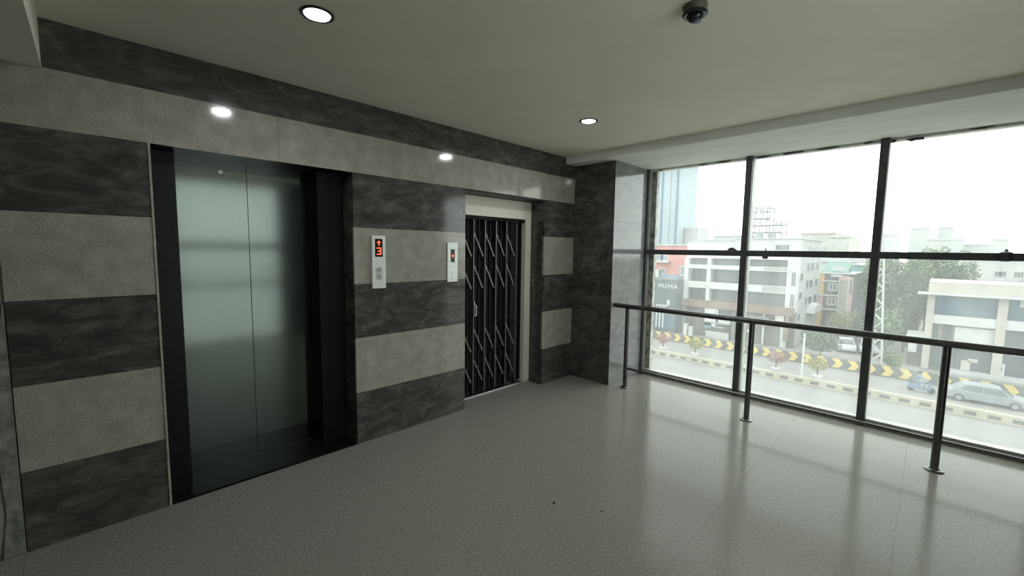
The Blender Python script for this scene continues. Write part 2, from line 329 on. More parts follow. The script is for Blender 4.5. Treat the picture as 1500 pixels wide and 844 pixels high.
box('plaster_jamb', (bays[0][0], bays[0][0]+0.06), (WY+0.085, WY+0.15), (0.068, ZB-0.022), 'plaster', wn)
# torn sealant and tape along the frames
def flake(px, py, w, h, n=9, seed=0, y=WY+0.0895):
    r = random.Random(seed); c = at(px, py, Y=y)
    poly = [(c.x + w*(0.5+0.5*r.random())*math.cos(2*math.pi*k/n), c.z + h*(0.4+0.6*r.random())*math.sin(2*math.pi*k/n)) for k in range(n)]
    MB().prism(poly, 'y', y-0.003, y+0.002).build('sealant_scrap', 'frame_dark', wn, c)
for k, (px, py, w, h) in enumerate([(1072, 366, 0.055, 0.04), (1060, 237, 0.13, 0.013), (1030, 241, 0.06, 0.009), (968, 250, 0.03, 0.012), (1098, 352, 0.012, 0.03), (1101, 310, 0.012, 0.03),
                                    (1118, 230, 0.10, 0.012), (1160, 224, 0.16, 0.016), (1215, 217, 0.14, 0.014), (1272, 209, 0.06, 0.014), (1308, 207, 0.035, 0.018), (1340, 204, 0.08, 0.022),
                                    (1293, 300, 0.010, 0.05), (1440, 187, 0.10, 0.010)]):
    flake(px, py, w, h, seed=k, y=WY+(0.057 if py < 260 else 0.0895))
# plug of sealant on the transom at the right
c = at(1474, 376, Y=WY-0.004); MB().lathe([(0.016, -0.040), (0.036, -0.034), (0.036, 0.032), (0.014, 0.040), (0.005, 0.058)], (c.x, WY+0.022, c.z), 10).build('sealant_lump', 'frame_dark', wn, c)
c = at(1120, 374, Y=WY-0.004); MB().lathe([(0.012, -0.040), (0.028, -0.033), (0.024, 0.030), (0.008, 0.042), (0.003, 0.075)], (c.x, WY+0.022, c.z), 10).build('sealant_lump', 'frame_dark', wn, c)

# ------------------------------------------------------------------ unseen sides of the lobby
wr = wall_grid('wall_right', 'x', (XR, XR+0.2), [-4.2, 0.80, 2.44, 5.30], [-0.012, 0.02, 2.62, 2.95], {(1, 1)}, 'granite_dark')
tag(wr, 'stone clad side wall with a wide glazed opening')
w2 = empty('window_2', (XR+0.08, 1.6, 0), 'wide side window opposite the lifts', kind='structure')
for y in (0.80, 2.38): box('mullion', (XR+0.04, XR+0.14), (y, y+0.06), (0.02, 2.62), 'frame_dark', w2)
box('transom', (XR+0.03, XR+0.13), (0.86, 2.38), (TZ-0.05, TZ+0.05), 'frame_dark', w2)
box('safety_bar', (XR+0.005, XR+0.04), (0.80, 2.44), (0.94, 0.99), 'rail_steel', w2)
box('pane', (XR+0.10, XR+0.105), (0.86, 2.38), (0.02, TZ-0.05), 'pane_evened', w2); box('pane', (XR+0.10, XR+0.105), (0.86, 2.38), (TZ+0.05, 2.62), 'pane_evened', w2)
tag(MB().box((-0.62, XR+0.2), (-4.4, -4.2), (-0.3, 2.95)).build('wall_back', 'wallpaint'), 'plain wall behind the viewer', kind='structure')

# ------------------------------------------------------------------ first lift: steel doors in a black stone recess
el = empty('elevator_entrance', (-0.36, 0.85, 0), 'lift with closed brushed steel double doors in black stone jambs', 'elevator')
DX = -0.36
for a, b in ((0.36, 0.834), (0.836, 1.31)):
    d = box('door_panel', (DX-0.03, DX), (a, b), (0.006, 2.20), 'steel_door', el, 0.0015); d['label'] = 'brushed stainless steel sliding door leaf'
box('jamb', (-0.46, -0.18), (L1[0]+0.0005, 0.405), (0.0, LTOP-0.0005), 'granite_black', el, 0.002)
box('jamb', (-0.46, -0.18), (1.262, L1[1]-0.0005), (0.0, LTOP-0.0005), 'granite_black', el, 0.002)
box('header', (-0.46, DX-0.031), (0.405, 1.262), (2.12, LTOP+0.012), 'granite_black', el)
box('threshold', (DX-0.001, -0.024), (0.406, 1.261), (-0.012, 0.003), 'granite_black', el)
box('threshold', (-0.1795, -0.024), (L1[0]+0.001, 0.4055), (-0.012, 0.003), 'granite_black', el)
box('threshold', (-0.1795, -0.024), (1.2615, L1[1]-0.001), (-0.012, 0.003), 'granite_black', el)
box('sill_track', (-0.46, DX-0.0012), (0.406, 1.261), (-0.012, 0.004), 'steel', el)
k = MB().tube((DX-0.002, 0.678, 2.113), (DX+0.004, 0.678, 2.113), 0.011, 14).build('release_key_hole', 'steel', el, (DX, 0.678, 2.113))
MB().tube((DX+0.004, 0.678, 2.113), (DX+0.005, 0.678, 2.113), 0.006, 10).build('key_slot', 'lcd', k, (DX, 0.678, 2.113))
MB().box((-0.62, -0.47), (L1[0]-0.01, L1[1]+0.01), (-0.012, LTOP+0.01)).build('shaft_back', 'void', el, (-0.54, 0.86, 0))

# ------------------------------------------------------------------ second lift: cream frame and collapsible gate
ga = empty('collapsible_gate', (-0.25, 3.15, 0), 'black collapsible lattice gate in a cream frame across the second lift', 'gate')
GX = -0.205
box('frame_header', (-0.36, GX), (L2[0]+0.0005, L2[1]-0.0005), (1.952, 2.156), 'cream_steel', ga, 0.003)
box('frame_jamb', (-0.36, GX), (3.640, L2[1]-0.0005), (0.0, 1.9515), 'cream_steel', ga, 0.003)
box('frame_jamb', (-0.36, GX), (L2[0]+0.0005, 2.66), (0.0, 1.9515), 'cream_steel', ga, 0.003)
box('bottom_track', (-0.32, GX), (2.661, 3.639), (-0.011, 0.012), 'steel', ga, 0.002)
box('top_track', (-0.30, -0.222), (2.661, 3.639), (1.915, 1.951), 'gate_black', ga)
MB().box((-0.62, -0.58), (2.58, 3.73), (-0.01, 2.15)).build('shaft_darkness', 'void', ga, (-0.6, 3.15, 1))  # black sheet standing in for the unlit space behind the gate
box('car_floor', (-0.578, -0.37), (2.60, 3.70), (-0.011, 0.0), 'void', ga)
by = [2.717 + 0.1615*k for k in range(6)]
for y in by:
    box('picket', (-0.248, -0.236), (y-0.0048, y+0.0048), (0.03, 1.914), 'gate_grey', ga)
    box('picket', (-0.285, -0.262), (y+0.040, y+0.062), (0.03, 1.914), 'gate_black', ga)
    box('picket', (-0.285, -0.262), (y+0.085, y+0.107), (0.03, 1.914), 'gate_black', ga)
    MB().tube((-0.265, y-0.012, 0.021), (-0.235, y-0.012, 0.021), 0.018, 10).build('roller', 'gate_black', ga, (-0.25, y, 0.02))
for y in by[:-1]:
    for zt in (1.787, 1.441, 0.757, 0.418):
        for (ya, za, yb, zb, xx, mm) in ((y, zt, y+0.135, zt-0.265, -0.243, 'gate_grey'), (y+0.135, zt+0.02, y, zt-0.245, -0.258, 'gate_black')):
            d = Vector((0, yb-ya, zb-za)).normalized(); n = Vector((0, -d.z, d.y))*0.0075
            q = [(ya+n.y, za+n.z), (ya-n.y, za-n.z), (yb-n.y, zb-n.z), (yb+n.y, zb+n.z)]
            MB().prism(q, 'x', xx-0.004, xx+0.001).build('lattice_strip', mm, ga, (xx, y, zt))
        MB().tube((-0.262, y+0.066, zt-0.118), (-0.235, y+0.066, zt-0.118), 0.008, 8).build('rivet', 'gate_grey', ga, (-0.25, y+0.066, zt-0.118))
h = MB().box((-0.234, -0.222), (by[1]-0.004, by[1]+0.004), (0.88, 1.045)).build('gate_handle', 'steel', ga, (-0.228, by[1], 0.96))
MB().box((-0.222, -0.205), (by[1]+0.012, by[1]+0.020), (0.895, 1.00)).box((-0.236, -0.205), (by[1]+0.001, by[1]+0.02), (0.89, 0.90)).box((-0.236, -0.205), (by[1]+0.001, by[1]+0.02), (0.995, 1.005)).build('grip', 'plate', h, (-0.21, by[1], 0.95))

# ------------------------------------------------------------------ landing call panels
def font(name, txt, size, m, parent, loc, rot, ext=0.0006, ax='CENTER'):
    cu = bpy.data.curves.new(name, 'FONT'); cu.body = txt; cu.size = size; cu.extrude = ext; cu.align_x = ax; cu.align_y = 'CENTER'; cu.materials.append(M[m])
    tmp = bpy.data.objects.new(name, cu); COL.objects.link(tmp); bpy.context.view_layer.update()
    me = bpy.data.meshes.new_from_object(tmp.evaluated_get(bpy.context.evaluated_depsgraph_get())); bpy.data.objects.remove(tmp); bpy.data.curves.remove(cu)
    o = link(name, me, loc, parent); o.rotation_euler = rot; return o
RY = (math.pi/2, 0, math.pi/2)      # reads on a face that looks towards +x
p1 = empty('call_panel', (0, 1.664, 1.27), 'tall steel lift call panel with red floor display and two buttons beside the steel doors', 'call panel')
box('faceplate', (0.0, 0.022), (1.605, 1.721), (1.270, 1.698), 'plate', p1, 0.003)
d = box('display', (0.0215, 0.0235), (1.629, 1.694), (1.527, 1.672), 'lcd', p1)
q = [(0, 0), (0.042, 0), (0.042, 0.060), (0, 0.060), (0, 0.050), (0.029, 0.050), (0.029, 0.0345), (0.008, 0.0345), (0.008, 0.0255), (0.029, 0.0255), (0.029, 0.010), (0, 0.010)]
MB().prism([(1.641+a, 1.543+b) for a, b in q], 'x', 0.0236, 0.0243).build('digit', 'led', d, (0.0238, 1.661, 1.575))
MB().prism([(1.662, 1.660), (1.641, 1.640), (1.656, 1.640), (1.656, 1.618), (1.668, 1.618), (1.668, 1.640), (1.683, 1.640)], 'x', 0.0236, 0.0243).build('up_arrow', 'led', d, (0.0238, 1.661, 1.63))
for z0, lab in ((1.398, 'a'), (1.342, 'b')):
    b = box('button', (0.0215, 0.027), (1.640, 1.686), (z0, z0+0.046), 'button', p1, 0.003)
    box('button_ring', (0.0268, 0.0275), (1.650, 1.676), (z0+0.012, z0+0.034), 'steel', b)
p2 = empty('call_panel', (0, 2.411, 1.29), 'smaller steel lift call panel with one round button beside the lattice gate', 'call panel')
box('faceplate', (0.0, 0.015), (2.352, 2.470), (1.291, 1.658), 'plate', p2, 0.003)
d = box('display', (0.0145, 0.0165), (2.388, 2.434), (1.475, 1.596), 'lcd', p2)
MB().tube((0.0164, 2.411, 1.536), (0.0172, 2.411, 1.536), 0.014, 12).build('indicator_light', 'led', d, (0.0168, 2.411, 1.536))
for z in (1.375, 1.325):
    b = MB().tube((0.0145, 2.418, z), (0.019, 2.418, z), 0.014, 16).build('button', 'steel', p2, (0.017, 2.418, z))

# ------------------------------------------------------------------ guard rail in front of the glass
RYY = 4.382
gr = empty('guard_rail', (2.2, RYY, 0), 'dark steel guard rail with flanged posts in front of the window', 'railing')
smooth_by_angle(MB().tube((XP, RYY, 0.962), (XR-0.001, RYY, 0.962), 0.027, 20).build('top_rail', 'rail_steel', gr, (2.2, RYY, 0.962)))
smooth_by_angle(MB().tube((0.742, RYY, 0.232), (XR-0.001, RYY, 0.232), 0.013, 14).build('bottom_rail', 'rail_steel', gr, (2.2, RYY, 0.232)))
for x in (0.742, 2.048, 3.329):
    p = smooth_by_angle(MB().tube((x, RYY, 0.0), (x, RYY, 0.937), 0.0245, 18).build('post', 'rail_steel', gr, (x, RYY, 0)))
    smooth_by_angle(MB().lathe([(0.056, 0.0), (0.056, 0.006), (0.052, 0.010), (0.034, 0.014), (0.030, 0.022)], (x, RYY, 0), 24).build('base_flange', 'rail_steel', p, (x, RYY, 0)))
MB().lathe([(0.036, 0), (0.036, 0.005)], (0, 0, 0), 18)

# ------------------------------------------------------------------ ceiling downlights (each carries its own lamp) and detector
def downlight(x, y, label):
    t = empty('ceiling_downlight', (x, y, ZC), label, 'light', 'recessed round downlights')
    smooth_by_angle(MB().lathe([(0.058, 0.001), (0.059, -0.004), (0.066, -0.008), (0.076, -0.005), (0.078, 0.0)], (x, y, ZC), 32).build('rim', 'lamp_rim', t, (x, y, ZC)))
    MB().lathe([(0.0585, -0.001), (0.058, -0.006), (0.03, -0.0095), (0.004, -0.0105)], (x, y, ZC), 32).build('diffuser', 'lamp_glow', t, (x, y, ZC), smooth=True)
    ld = bpy.data.lights.new('downlight_lamp', 'AREA'); ld.shape = 'DISK'; ld.size = 0.11; ld.energy = DOWNLIGHT_W; ld.color = (0.95, 0.97, 1.0)
    lo = bpy.data.objects.new('downlight_lamp', ld); COL.objects.link(lo); lo.parent = t; lo.location = (0, 0, -0.014)
downlight(1.035, 0.834, 'bright round downlight in the ceiling before the steel lift doors')
downlight(1.028, 3.094, 'smaller looking round downlight in the ceiling before the lattice gate')
sd = empty('ceiling_detector', (2.365, 2.0, ZC), 'small dark dome detector on the ceiling at the top of the photo', 'detector')
c = (2.365, 2.0, ZC)
smooth_by_angle(MB().lathe([(0.052, 0.0), (0.052, -0.012), (0.046, -0.018), (0.044, -0.030)], c, 28).build('base', 'plastic_tan', sd, c))
smooth_by_angle(MB().lathe([(0.044, -0.0302), (0.054, -0.034), (0.055, -0.040), (0.048, -0.046)], c, 28).build('collar', 'plastic_dark', sd, c))
MB().lathe([(0.036, -0.0462), (0.034, -0.056), (0.024, -0.066), (0.008, -0.071)], c, 24).build('dome', 'plastic_dark', sd, c, smooth=True)
MB().lathe([(0.0175, -0.0655), (0.016, -0.0725), (0.006, -0.0745)], (c[0]+0.010, c[1]+0.004, c[2]), 16).build('lens', 'lens', sd, c, smooth=True)

# ------------------------------------------------------------------ litter on the floor
for nm, px, py, r, lab in (('litter_scrap', 811, 737, 0.013, 'tiny dark scrap on the floor, the one nearer the lifts'), ('litter_scrap', 881, 749, 0.008, 'tiny dark crumb on the floor, the one nearer the window')):
    c = at(px, py, Z=0.0); rr = random.Random(px)
    v = [(c.x+r*(0.6+0.8*rr.random())*math.cos(k*1.047), c.y+r*(0.6+0.8*rr.random())*math.sin(k*1.047), 0.0) for k in range(6)] + [(c.x+0.3*r, c.y, r*0.9), (c.x-0.4*r, c.y+0.2*r, r*0.6)]
    bm = bmesh.new()
    for q in v: bm.verts.new(Vector(q)-c)
    bmesh.ops.convex_hull(bm, input=list(bm.verts)); me = bpy.data.meshes.new(nm); bm.to_mesh(me); bm.free(); me.materials.append(M['debris'])
    tag(link(nm, me, c), lab, 'litter')

# ================================================================== THE STREET OUTSIDE
G = -10.0
tag(MB().box((-420, 420), (6.0, 900), (G-1.0, G-0.05)).build('ground', 'o_earth'), 'dusty open ground around the street', kind='structure')
tag(MB().box((-60, 60), (5.6, 19.99), (G-0.05, G+0.03)).build('reflector', 'o_reflector'), 'added pale forecourt at the foot of the building', kind='structure')  # added unseen ground, kept pale to bounce daylight onto soffit and ceiling
tag(MB().box((-200, 200), (20.0, 44.4), (G-0.05, G)).build('road', 'o_asphalt'), 'pale wide road below the window', kind='structure')
tag(MB().box((-200, 200), (46.8, 53.0), (G-0.05, G)).build('road_far', 'o_asphalt'), 'pale carriageway between the median and the barrier', kind='structure')
tag(MB().box((-200, 200), (53.6, 59.4), (G-0.05, G+0.02)).build('service_road', 'o_conc'), 'service lane in front of the shops', kind='structure')

# median kerb with dark blocks
mk = empty('median_kerb', (-5, 44.6, G), 'cream and black painted road median kerb', 'kerb')
box('kerb_body', (-26, 12), (44.40, 44.75), (G, G+0.62), 'o_kerb', mk)
for k in range(30):
    x = -24.6 + 1.16*k
    box('painted_block', (x, x+0.62), (44.375, 44.40), (G+0.16, G+0.42), 'o_black', mk)
tag(MB().box((-26, 12), (44.76, 46.7), (G-0.04, G+0.22)).build('median_bed', 'o_conc'), 'raised concrete bed along the road median', kind='structure')

# chevron barrier
cb = empty('chevron_barrier', (-5, 53.2, G), 'long low barrier with yellow and black chevron panels', 'barrier')
for k in range(30):
    x = -25.2 + 1.27*k
    box('barrier_panel', (x, x+1.268), (53.05, 53.25), (G, G+1.05), 'o_black', cb)
    z0, z1 = G+0.12, G+1.03; zm = (z0+z1)/2; a = x+0.20
    MB().prism([(a, z0), (a+0.58, z0), (a+0.92, zm), (a+0.58, z1), (a, z1), (a+0.34, zm)], 'y', 53.02, 53.05).build('chevron', 'o_chev', cb, (x, 53.03, zm))

def leaves(mb, c, rx, ry, rz, n, s, rr):
    for _ in range(n):
        while True:
            p = Vector((rr.uniform(-1, 1), rr.uniform(-1, 1), rr.uniform(-1, 1)))
            if 0.25 < p.length < 1: break
        q = Vector((c[0]+p.x*rx, c[1]+p.y*ry, c[2]+p.z*rz)); u = Vector((rr.uniform(-1, 1), rr.uniform(-1, 1), rr.uniform(-1, 1))).normalized()*s
        w = u.cross(Vector((rr.uniform(-1, 1), rr.uniform(-1, 1), rr.uniform(-1, 1)))).normalized()*s*0.6
        mb.add([q-u, q+w, q+u, q-w], [(0, 1, 2, 3)])
def tree(name, x, y, zb, h, r, m, label, group, cat='tree', seed=1, lobes=6, n=420, s=0.22, trunk=True):
    rr = random.Random(seed); t = empty(name, (x, y, zb), label, cat, group); mb = MB()
    for k in range(lobes):
        a = rr.uniform(0, 6.28); d = r*0.5*rr.random(); lz = zb + h*(0.45+0.38*rr.random())
        leaves(mb, (x+d*math.cos(a), y+d*math.sin(a), lz), r*0.62, r*0.62, h*0.24, n, s, rr)
    leaves(mb, (x, y, zb+h*0.62), r, r*0.9, h*0.36, n, s, rr)
    mb.build('foliage', m, t, (x, y, zb+h*0.6))
    MB().tube((x, y, zb), (x, y, zb+h*0.6), max(0.05, h*0.02), 8, max(0.03, h*0.012)).build('trunk', 'o_bark', t, (x, y, zb))
    return t
for i, (px, py, m, lab) in enumerate([(971, 507, 'leaf_red', 'small reddish potted shrub on the median nearest the pillar'), (1018, 520, 'leaf_yellow', 'small yellow potted shrub on the median under the blue shopfront'),
                                      (1136, 545, 'leaf_red', 'small reddish potted shrub on the median below the white building'), (1197, 552, 'leaf_yellow', 'small yellow green potted shrub on the median beside the thin pole')]):
    c = at(px, py, Y=45.75); t = empty('potted_shrub', (c.x, 45.75, G+0.22), lab, 'shrub', 'shrubs along the road median')
    MB().lathe([(0.26, 0.0), (0.38, 0.30), (0.40, 0.52), (0.36, 0.53)], (c.x, 45.75, G+0.22), 14).build('pot', 'o_white', t, (c.x, 45.75, G+0.22))
    MB().tube((c.x, 45.75, G+0.7), (c.x, 45.75, G+1.5), 0.05, 6).build('stem', 'o_bark', t, (c.x, 45.75, G+1))
    mb = MB(); leaves(mb, (c.x, 45.75, G+1.75), 0.85, 0.7, 0.6, 330, 0.11, random.Random(i)); mb.build('foliage', m, t, (c.x, 45.75, G+1.7))
# thin poles
c = at(1174, 552, Y=45.4); zt = at(1174, 488, Y=45.4).z
lp = empty('street_pole', (c.x, 45.4, G+0.22), 'thin pale pole standing on the road median', 'pole')
MB().tube((c.x, 45.4, G+0.22), (c.x, 45.4, zt), 0.09, 10, 0.07).build('shaft', 'o_white', lp, (c.x, 45.4, G))
MB().lathe([(0.18, 0), (0.18, 0.12), (0.10, 0.25)], (c.x, 45.4, G+0.22), 12).build('foot', 'o_conc', lp, (c.x, 45.4, G))
# lattice mast
mx, my = -0.05, 54.7
ms = empty('lattice_mast', (mx, my, G), 'tall grey lattice mast between the right mullion and the trees', 'mast')
for sx in (-1, 1):
    for sy in (-1, 1):
        MB().tube((mx+sx*0.40, my+sy*0.40, G), (mx+sx*0.26-0.55, my+sy*0.26, 3.2), 0.075, 6).build('leg', 'o_far', ms, (mx, my, G))
for k in range(16):
    z = G+0.3+0.80*k; f = (z-G)/13.2; xo = mx-0.55*f; w = 0.40-0.14*f; s = 1 if k % 2 else -1
    for yy in (-w, w): MB().tube((xo-s*w, my+yy, z), (xo+s*w-0.03, my+yy, z+0.8), 0.05, 5).build('brace', 'o_far', ms, (xo, my, z))

# ------------------------------------------------------------------ white office block with galleries
b1 = empty('office_block', (-15, 60, G), 'white four storey block with open galleries and a brown fascia', 'building')
BX0, BX1, BY = -21.9, -8.245, 60.0
MB().box((BX0+0.05, BX1), (BY+1.3, 74.4), (G, 3.36)).build('walls', 'o_shaded_white', b1, (-15, 68, G))  # greyer copy of the white: side shading put into the colour
def fr(name, x0, x1, z0, z1, y0, y1, m, par=b1): return box(name, (x0, x1), (y0, y1), (z0, z1), m, par)
fr('upper_storey', BX0+6.5, BX1, 0.80, 3.36, BY+0.02, BY+1.3, 'o_white')
fr('upper_storey', BX0, BX0+6.5, 0.80, 3.0, BY+0.6, BY+1.3, 'o_white')
fr('roof_edge', BX0+6.4, BX1+0.15, 3.36, 3.50, BY-0.15, 74.4, 'o_far')
for x0, x1 in ((BX0, -21.29), (-18.80, -18.30)): fr('column', x0, x1, -5.0, 0.80, BY, BY+0.6, 'o_white')
fr('corner_pier', -9.33, BX1, -5.6, 0.80, BY, BY+1.3, 'o_white')
for z0, z1 in ((-0.66, -0.10), (-3.35, -2.44)):
    for x0, x1 in ((-21.29, -18.80), (-18.30, -11.92)): fr('parapet', x0, x1, z0, z1, BY+0.05, BY+0.30, 'o_white')
    fr('parapet_cap', -11.92, -9.33, z1-0.1, z1, BY+0.05, BY+0.3, 'o_white'); fr('parapet_cap', -11.92, -9.33, z0, z0+0.1, BY+0.05, BY+0.3, 'o_white')
    mb = MB()
    for k in range(15):
        x = -11.88 + k*0.175; mb.box((x, x+0.09), (BY+0.1, BY+0.2), (z0+0.1, z1-0.1))
    tag(mb.build('railing_slats', 'o_white', b1, (-10.6, BY, z0)), kind='stuff')
for z0, z1, mm in ((-0.10, 0.80, 'o_grey'), (-2.44, -0.66, 'o_greyglass'), (-5.0, -3.35, 'o_greyglass')):
    for x0, x1 in ((-21.29, -20.1), (-20.05, -18.80), (-18.30, -15.3), (-15.25, -12.0), (-11.92, -9.36)):
        fr('gallery_pane', x0, x1, z0, z1, BY+1.2, BY+1.3, mm)
fr('brown_fascia', BX0, -8.3, -6.0, -5.0, BY-0.35, BY+1.3, 'o_brown')
fr('shopfront', BX0, -8.4, G, -6.0, BY+0.5, BY+1.3, 'o_taupe')
for x0, x1 in ((BX0, -21.3), (-15.2, -14.9), (-9.6, -9.0), (-11.6, -11.4)): fr('shop_pillar', x0, x1, G, -6.0, BY, BY+0.5, 'o_white' if x0 > -12 else 'o_grey')
def board(px0, py0, px1, py1, m, par=b1, Y=BY-0.1, name='signboard', t=0.12):
    a, b = at(px0, py0, Y=Y), at(px1, py1, Y=Y); return box(name, (a.x, b.x), (Y-t, Y), (b.z, a.z), m, par)
board(1033, 450, 1048, 478, 'o_white'); board(1050, 453, 1052, 462, 'o_white'); board(1053, 462, 1070, 476, 'o_far')
board(1032, 471, 1042, 481, 'o_blue'); board(1043, 472, 1066, 476, 'o_white'); board(1043, 478, 1060, 481, 'o_white'); board(1034, 484, 1067, 502, 'o_far')
board(1094, 461, 1126, 478, 'o_taupe'); board(1136, 462, 1150, 476, 'o_cream'); board(1095, 483, 1106, 488, 'o_white')
board(1149, 461, 1154, 500, 'o_brown', name='brown_pier')
# windows of the corner pier and of the side wall
def win_f(x0, x1, z0, z1, y, par, fm='o_far', gm='o_glass', f=0.08):
    w = MB().box((x0-f, x1+f), (y-0.06, y-0.02), (z0-f, z0)).box((x0-f, x1+f), (y-0.06, y-0.02), (z1, z1+f)).box((x0-f, x0), (y-0.06, y-0.02), (z0, z1)).box((x1, x1+f), (y-0.06, y-0.02), (z0, z1)).box(((x0+x1)/2-f/3, (x0+x1)/2+f/3), (y-0.06, y-0.02), (z0, z1)).build('window', fm, par, ((x0+x1)/2, y, z0))
    box('pane', (x0, x1), (y-0.03, y-0.005), (z0, z1), gm, w); return w
def win_s(y0, y1, z0, z1, x, par, fm='o_far', gm='o_glass', f=0.1):
    w = MB().box((x, x+0.06), (y0-f, y1+f), (z0-f, z0)).box((x, x+0.06), (y0-f, y1+f), (z1, z1+f)).box((x, x+0.06), (y0-f, y0), (z0, z1)).box((x, x+0.06), (y1, y1+f), (z0, z1)).build('window', fm, par, (x, (y0+y1)/2, z0))
    box('pane', (x+0.002, x+0.03), (y0, y1), (z0, z1), gm, w); return w
for z0, z1 in ((-2.3, -0.68), (-4.86, -3.36)): win_f(-8.78, -8.42, z0, z1, BY, b1, gm='o_greyglass')
for x in (-10.7, -9.95): win_f(x, x+0.62, 2.03, 2.62, BY+0.02, b1)
for k, z1 in enumerate((2.55, 0.42, -1.85, -4.1)):
    for y0, y1 in ((65.2, 66.4), (67.1, 69.4), (70.7, 72.8)): win_s(y0, y1, z1-(0.75 if k == 0 else 1.02), z1, BX1, b1)
for z1 in (-0.82, -3.2, -5.9): win_s(61.4, 62.9, z1-0.9, z1, BX1, b1)
MB().prism([(66.5, -6.2), (72, -6.2), (72, -5.6), (69.5, -5.0), (67, -5.4)], 'x', BX1, BX1+0.9).build('side_canopy', 'o_far', b1, (BX1, 69, -6))
# frame scaffold standing on its roof
sf = empty('roof_scaffold', (-12.5, 63, 3.5), 'faint thin steel frame standing on the white block roof', 'scaffold')
for x in (-14.5, -13.7, -12.9, -12.1, -11.3, -10.6):
    h = 7.6 if x < -11.4 else 5.8
    for yy in (62.0, 64.0): MB().tube((x, yy, 3.5), (x, yy, h), 0.075, 5).build('upright', 'o_conc', sf, (x, yy, 3.5))
for z in (4.3, 5.2, 6.1, 7.0, 7.5):
    xe = -10.6 if z < 5.8 else -12.1
    for yy in (62.0, 64.0): MB().tube((-14.5, yy, z), (xe, yy, z), 0.075, 5).build('ledger', 'o_conc', sf, (-13, yy, z))
for x, w in ((-13.3, 0.9), (-11.9, 0.7)):
    t = empty('roof_water_tank', (x, 62.8, 3.5), 'pale rooftop water tank under the scaffold, %s one' % ('left' if w > 0.8 else 'right'), 'tank', 'tanks on the white block roof')
    MB().lathe([(w*0.5, 0), (w*0.5, 0.7), (w*0.4, 0.85), (w*0.15, 0.95)], (x, 62.8, 3.5), 14).build('drum', 'o_far', t, (x, 62.8, 3.5))

# ------------------------------------------------------------------ coral building behind
b2 = empty('coral_building', (-28, 68, G), 'coral pink building rising behind the slate blue shop', 'building')
MB().box((-40, -24.4), (68, 82), (G, 2.6)).build('walls', 'o_coral', b2, (-30, 70, G))
fr('roof_slab', -40.2, -24.2, 2.6, 2.85, 67.8, 82, 'o_far', b2)
for px0, py0, px1, py1 in ((962, 374, 969, 381), (971, 374, 977, 381), (967, 394, 973, 400), (998, 391, 1003, 403)):
    a, b = at(px0, py0, Y=68), at(px1, py1, Y=68); win_f(a.x, b.x, b.z, a.z, 68, b2, fm='o_white', gm='o_blue', f=0.2)
a, b = at(960, 382, Y=67.6), at(981, 385, Y=67.6); box('balcony_edge', (a.x, b.x), (66.9, 67.98), (b.z, a.z), 'o_white', b2)
a, b = at(959, 395, Y=67.6), at(966, 408, Y=67.6); box('pale_bay', (a.x, b.x), (67.2, 67.98), (b.z, a.z), 'o_white', b2)

# ------------------------------------------------------------------ slate blue shop
b3 = empty('slate_shop', (-24, 58, G), 'slate blue shop building with white lettering on its front', 'building')
MB().box((-27, -22.0), (58.4, 67), (G, -2.35)).build('walls', 'o_slate', b3, (-24, 60, G))
MB().box((-27, -21.95), (58.0, 58.4), (-6.2, -2.35)).build('fascia', 'o_slate', b3, (-24, 58, -4))
fr('roof_rail', -24.6, -22.0, -2.0, -1.65, 58.4, 58.6, 'o_blue', b3); fr('roof_box', -24.4, -22.8, -2.35, -2.0, 59, 61, 'o_far', b3)
ft = font('lettering', 'PREMIA', 0.86, 'o_white', b3, ((-24.5-22.05)/2, 57.96, -3.33), (math.pi/2, 0, 0), 0.03)
for x in (-25.0, -24.5, -24.0): fr('white_mullion', x, x+0.16, -9.4, -6.3, 58.2, 58.4, 'o_white', b3)
for x0, x1 in ((-24.84, -24.5), (-24.34, -24.0), (-23.84, -22.2)): fr('shop_glass', x0, x1, -9.4, -6.3, 58.3, 58.4, 'o_blueglass', b3)
fr('shop_sign', -24.9, -23.2, -6.2, -6.0, 57.9, 58.0, 'o_far', b3); fr('shop_sign', -23.3, -22.9, -6.0, -5.2, 57.9, 58.0, 'o_far', b3)
for x, h in ((-20.3, 1.7), (-19.6, 1.4)):
    t = empty('white_kiosk', (x, 57.6, G+0.02), 'white kiosk box by the shops, the %s one' % ('taller' if h > 1.5 else 'shorter'), 'kiosk', 'white boxes before the shops')
    box('cabinet', (x-0.25, x+0.25), (57.4, 57.8), (G+0.02, G+h), 'o_white', t); box('cap', (x-0.3, x+0.3), (57.35, 57.85), (G+h, G+h+0.1), 'o_far', t)

# ------------------------------------------------------------------ colourful narrow building
b4 = empty('colourful_building', (-6.5, 75, G), 'narrow charcoal building with yellow and pink strips and white framed windows', 'building')
MB().box((-8.5, -4.55), (75.4, 84), (G, -1.2)).build('walls', 'o_char', b4, (-6.5, 78, G))
fr('charcoal_front', -7.8, -6.05, G, -1.2, 75.1, 75.4, 'o_char', b4)
for z0, z1, m in ((-4.25, -1.25, 'o_yellow'), (-6.3, -4.25, 'o_pink'), (-9.6, -6.3, 'o_yellow')): fr('colour_strip', -8.45, -7.8, z0, z1, 74.9, 75.4, m, b4)
for z in (-2.25, -4.3, -6.3): fr('ledge', -8.4, -6.05, z-0.09, z+0.09, 74.7, 75.1, 'o_white', b4)
for z0, z1 in ((-3.5, -2.7), (-5.55, -4.75)): win_f(-7.15, -6.35, z0, z1, 75.08, b4, fm='o_white', f=0.16)
fr('tan_panel', -5.95, -5.05, -6.6, -1.75, 75.0, 75.4, 'o_tan', b4); fr('pink_panel', -4.98, -4.55, -6.9, -1.6, 75.0, 75.4, 'o_palepink', b4)
fr('pink_panel', -5.95, -5.05, -2.1, -1.4, 74.95, 75.0, 'o_palepink', b4)
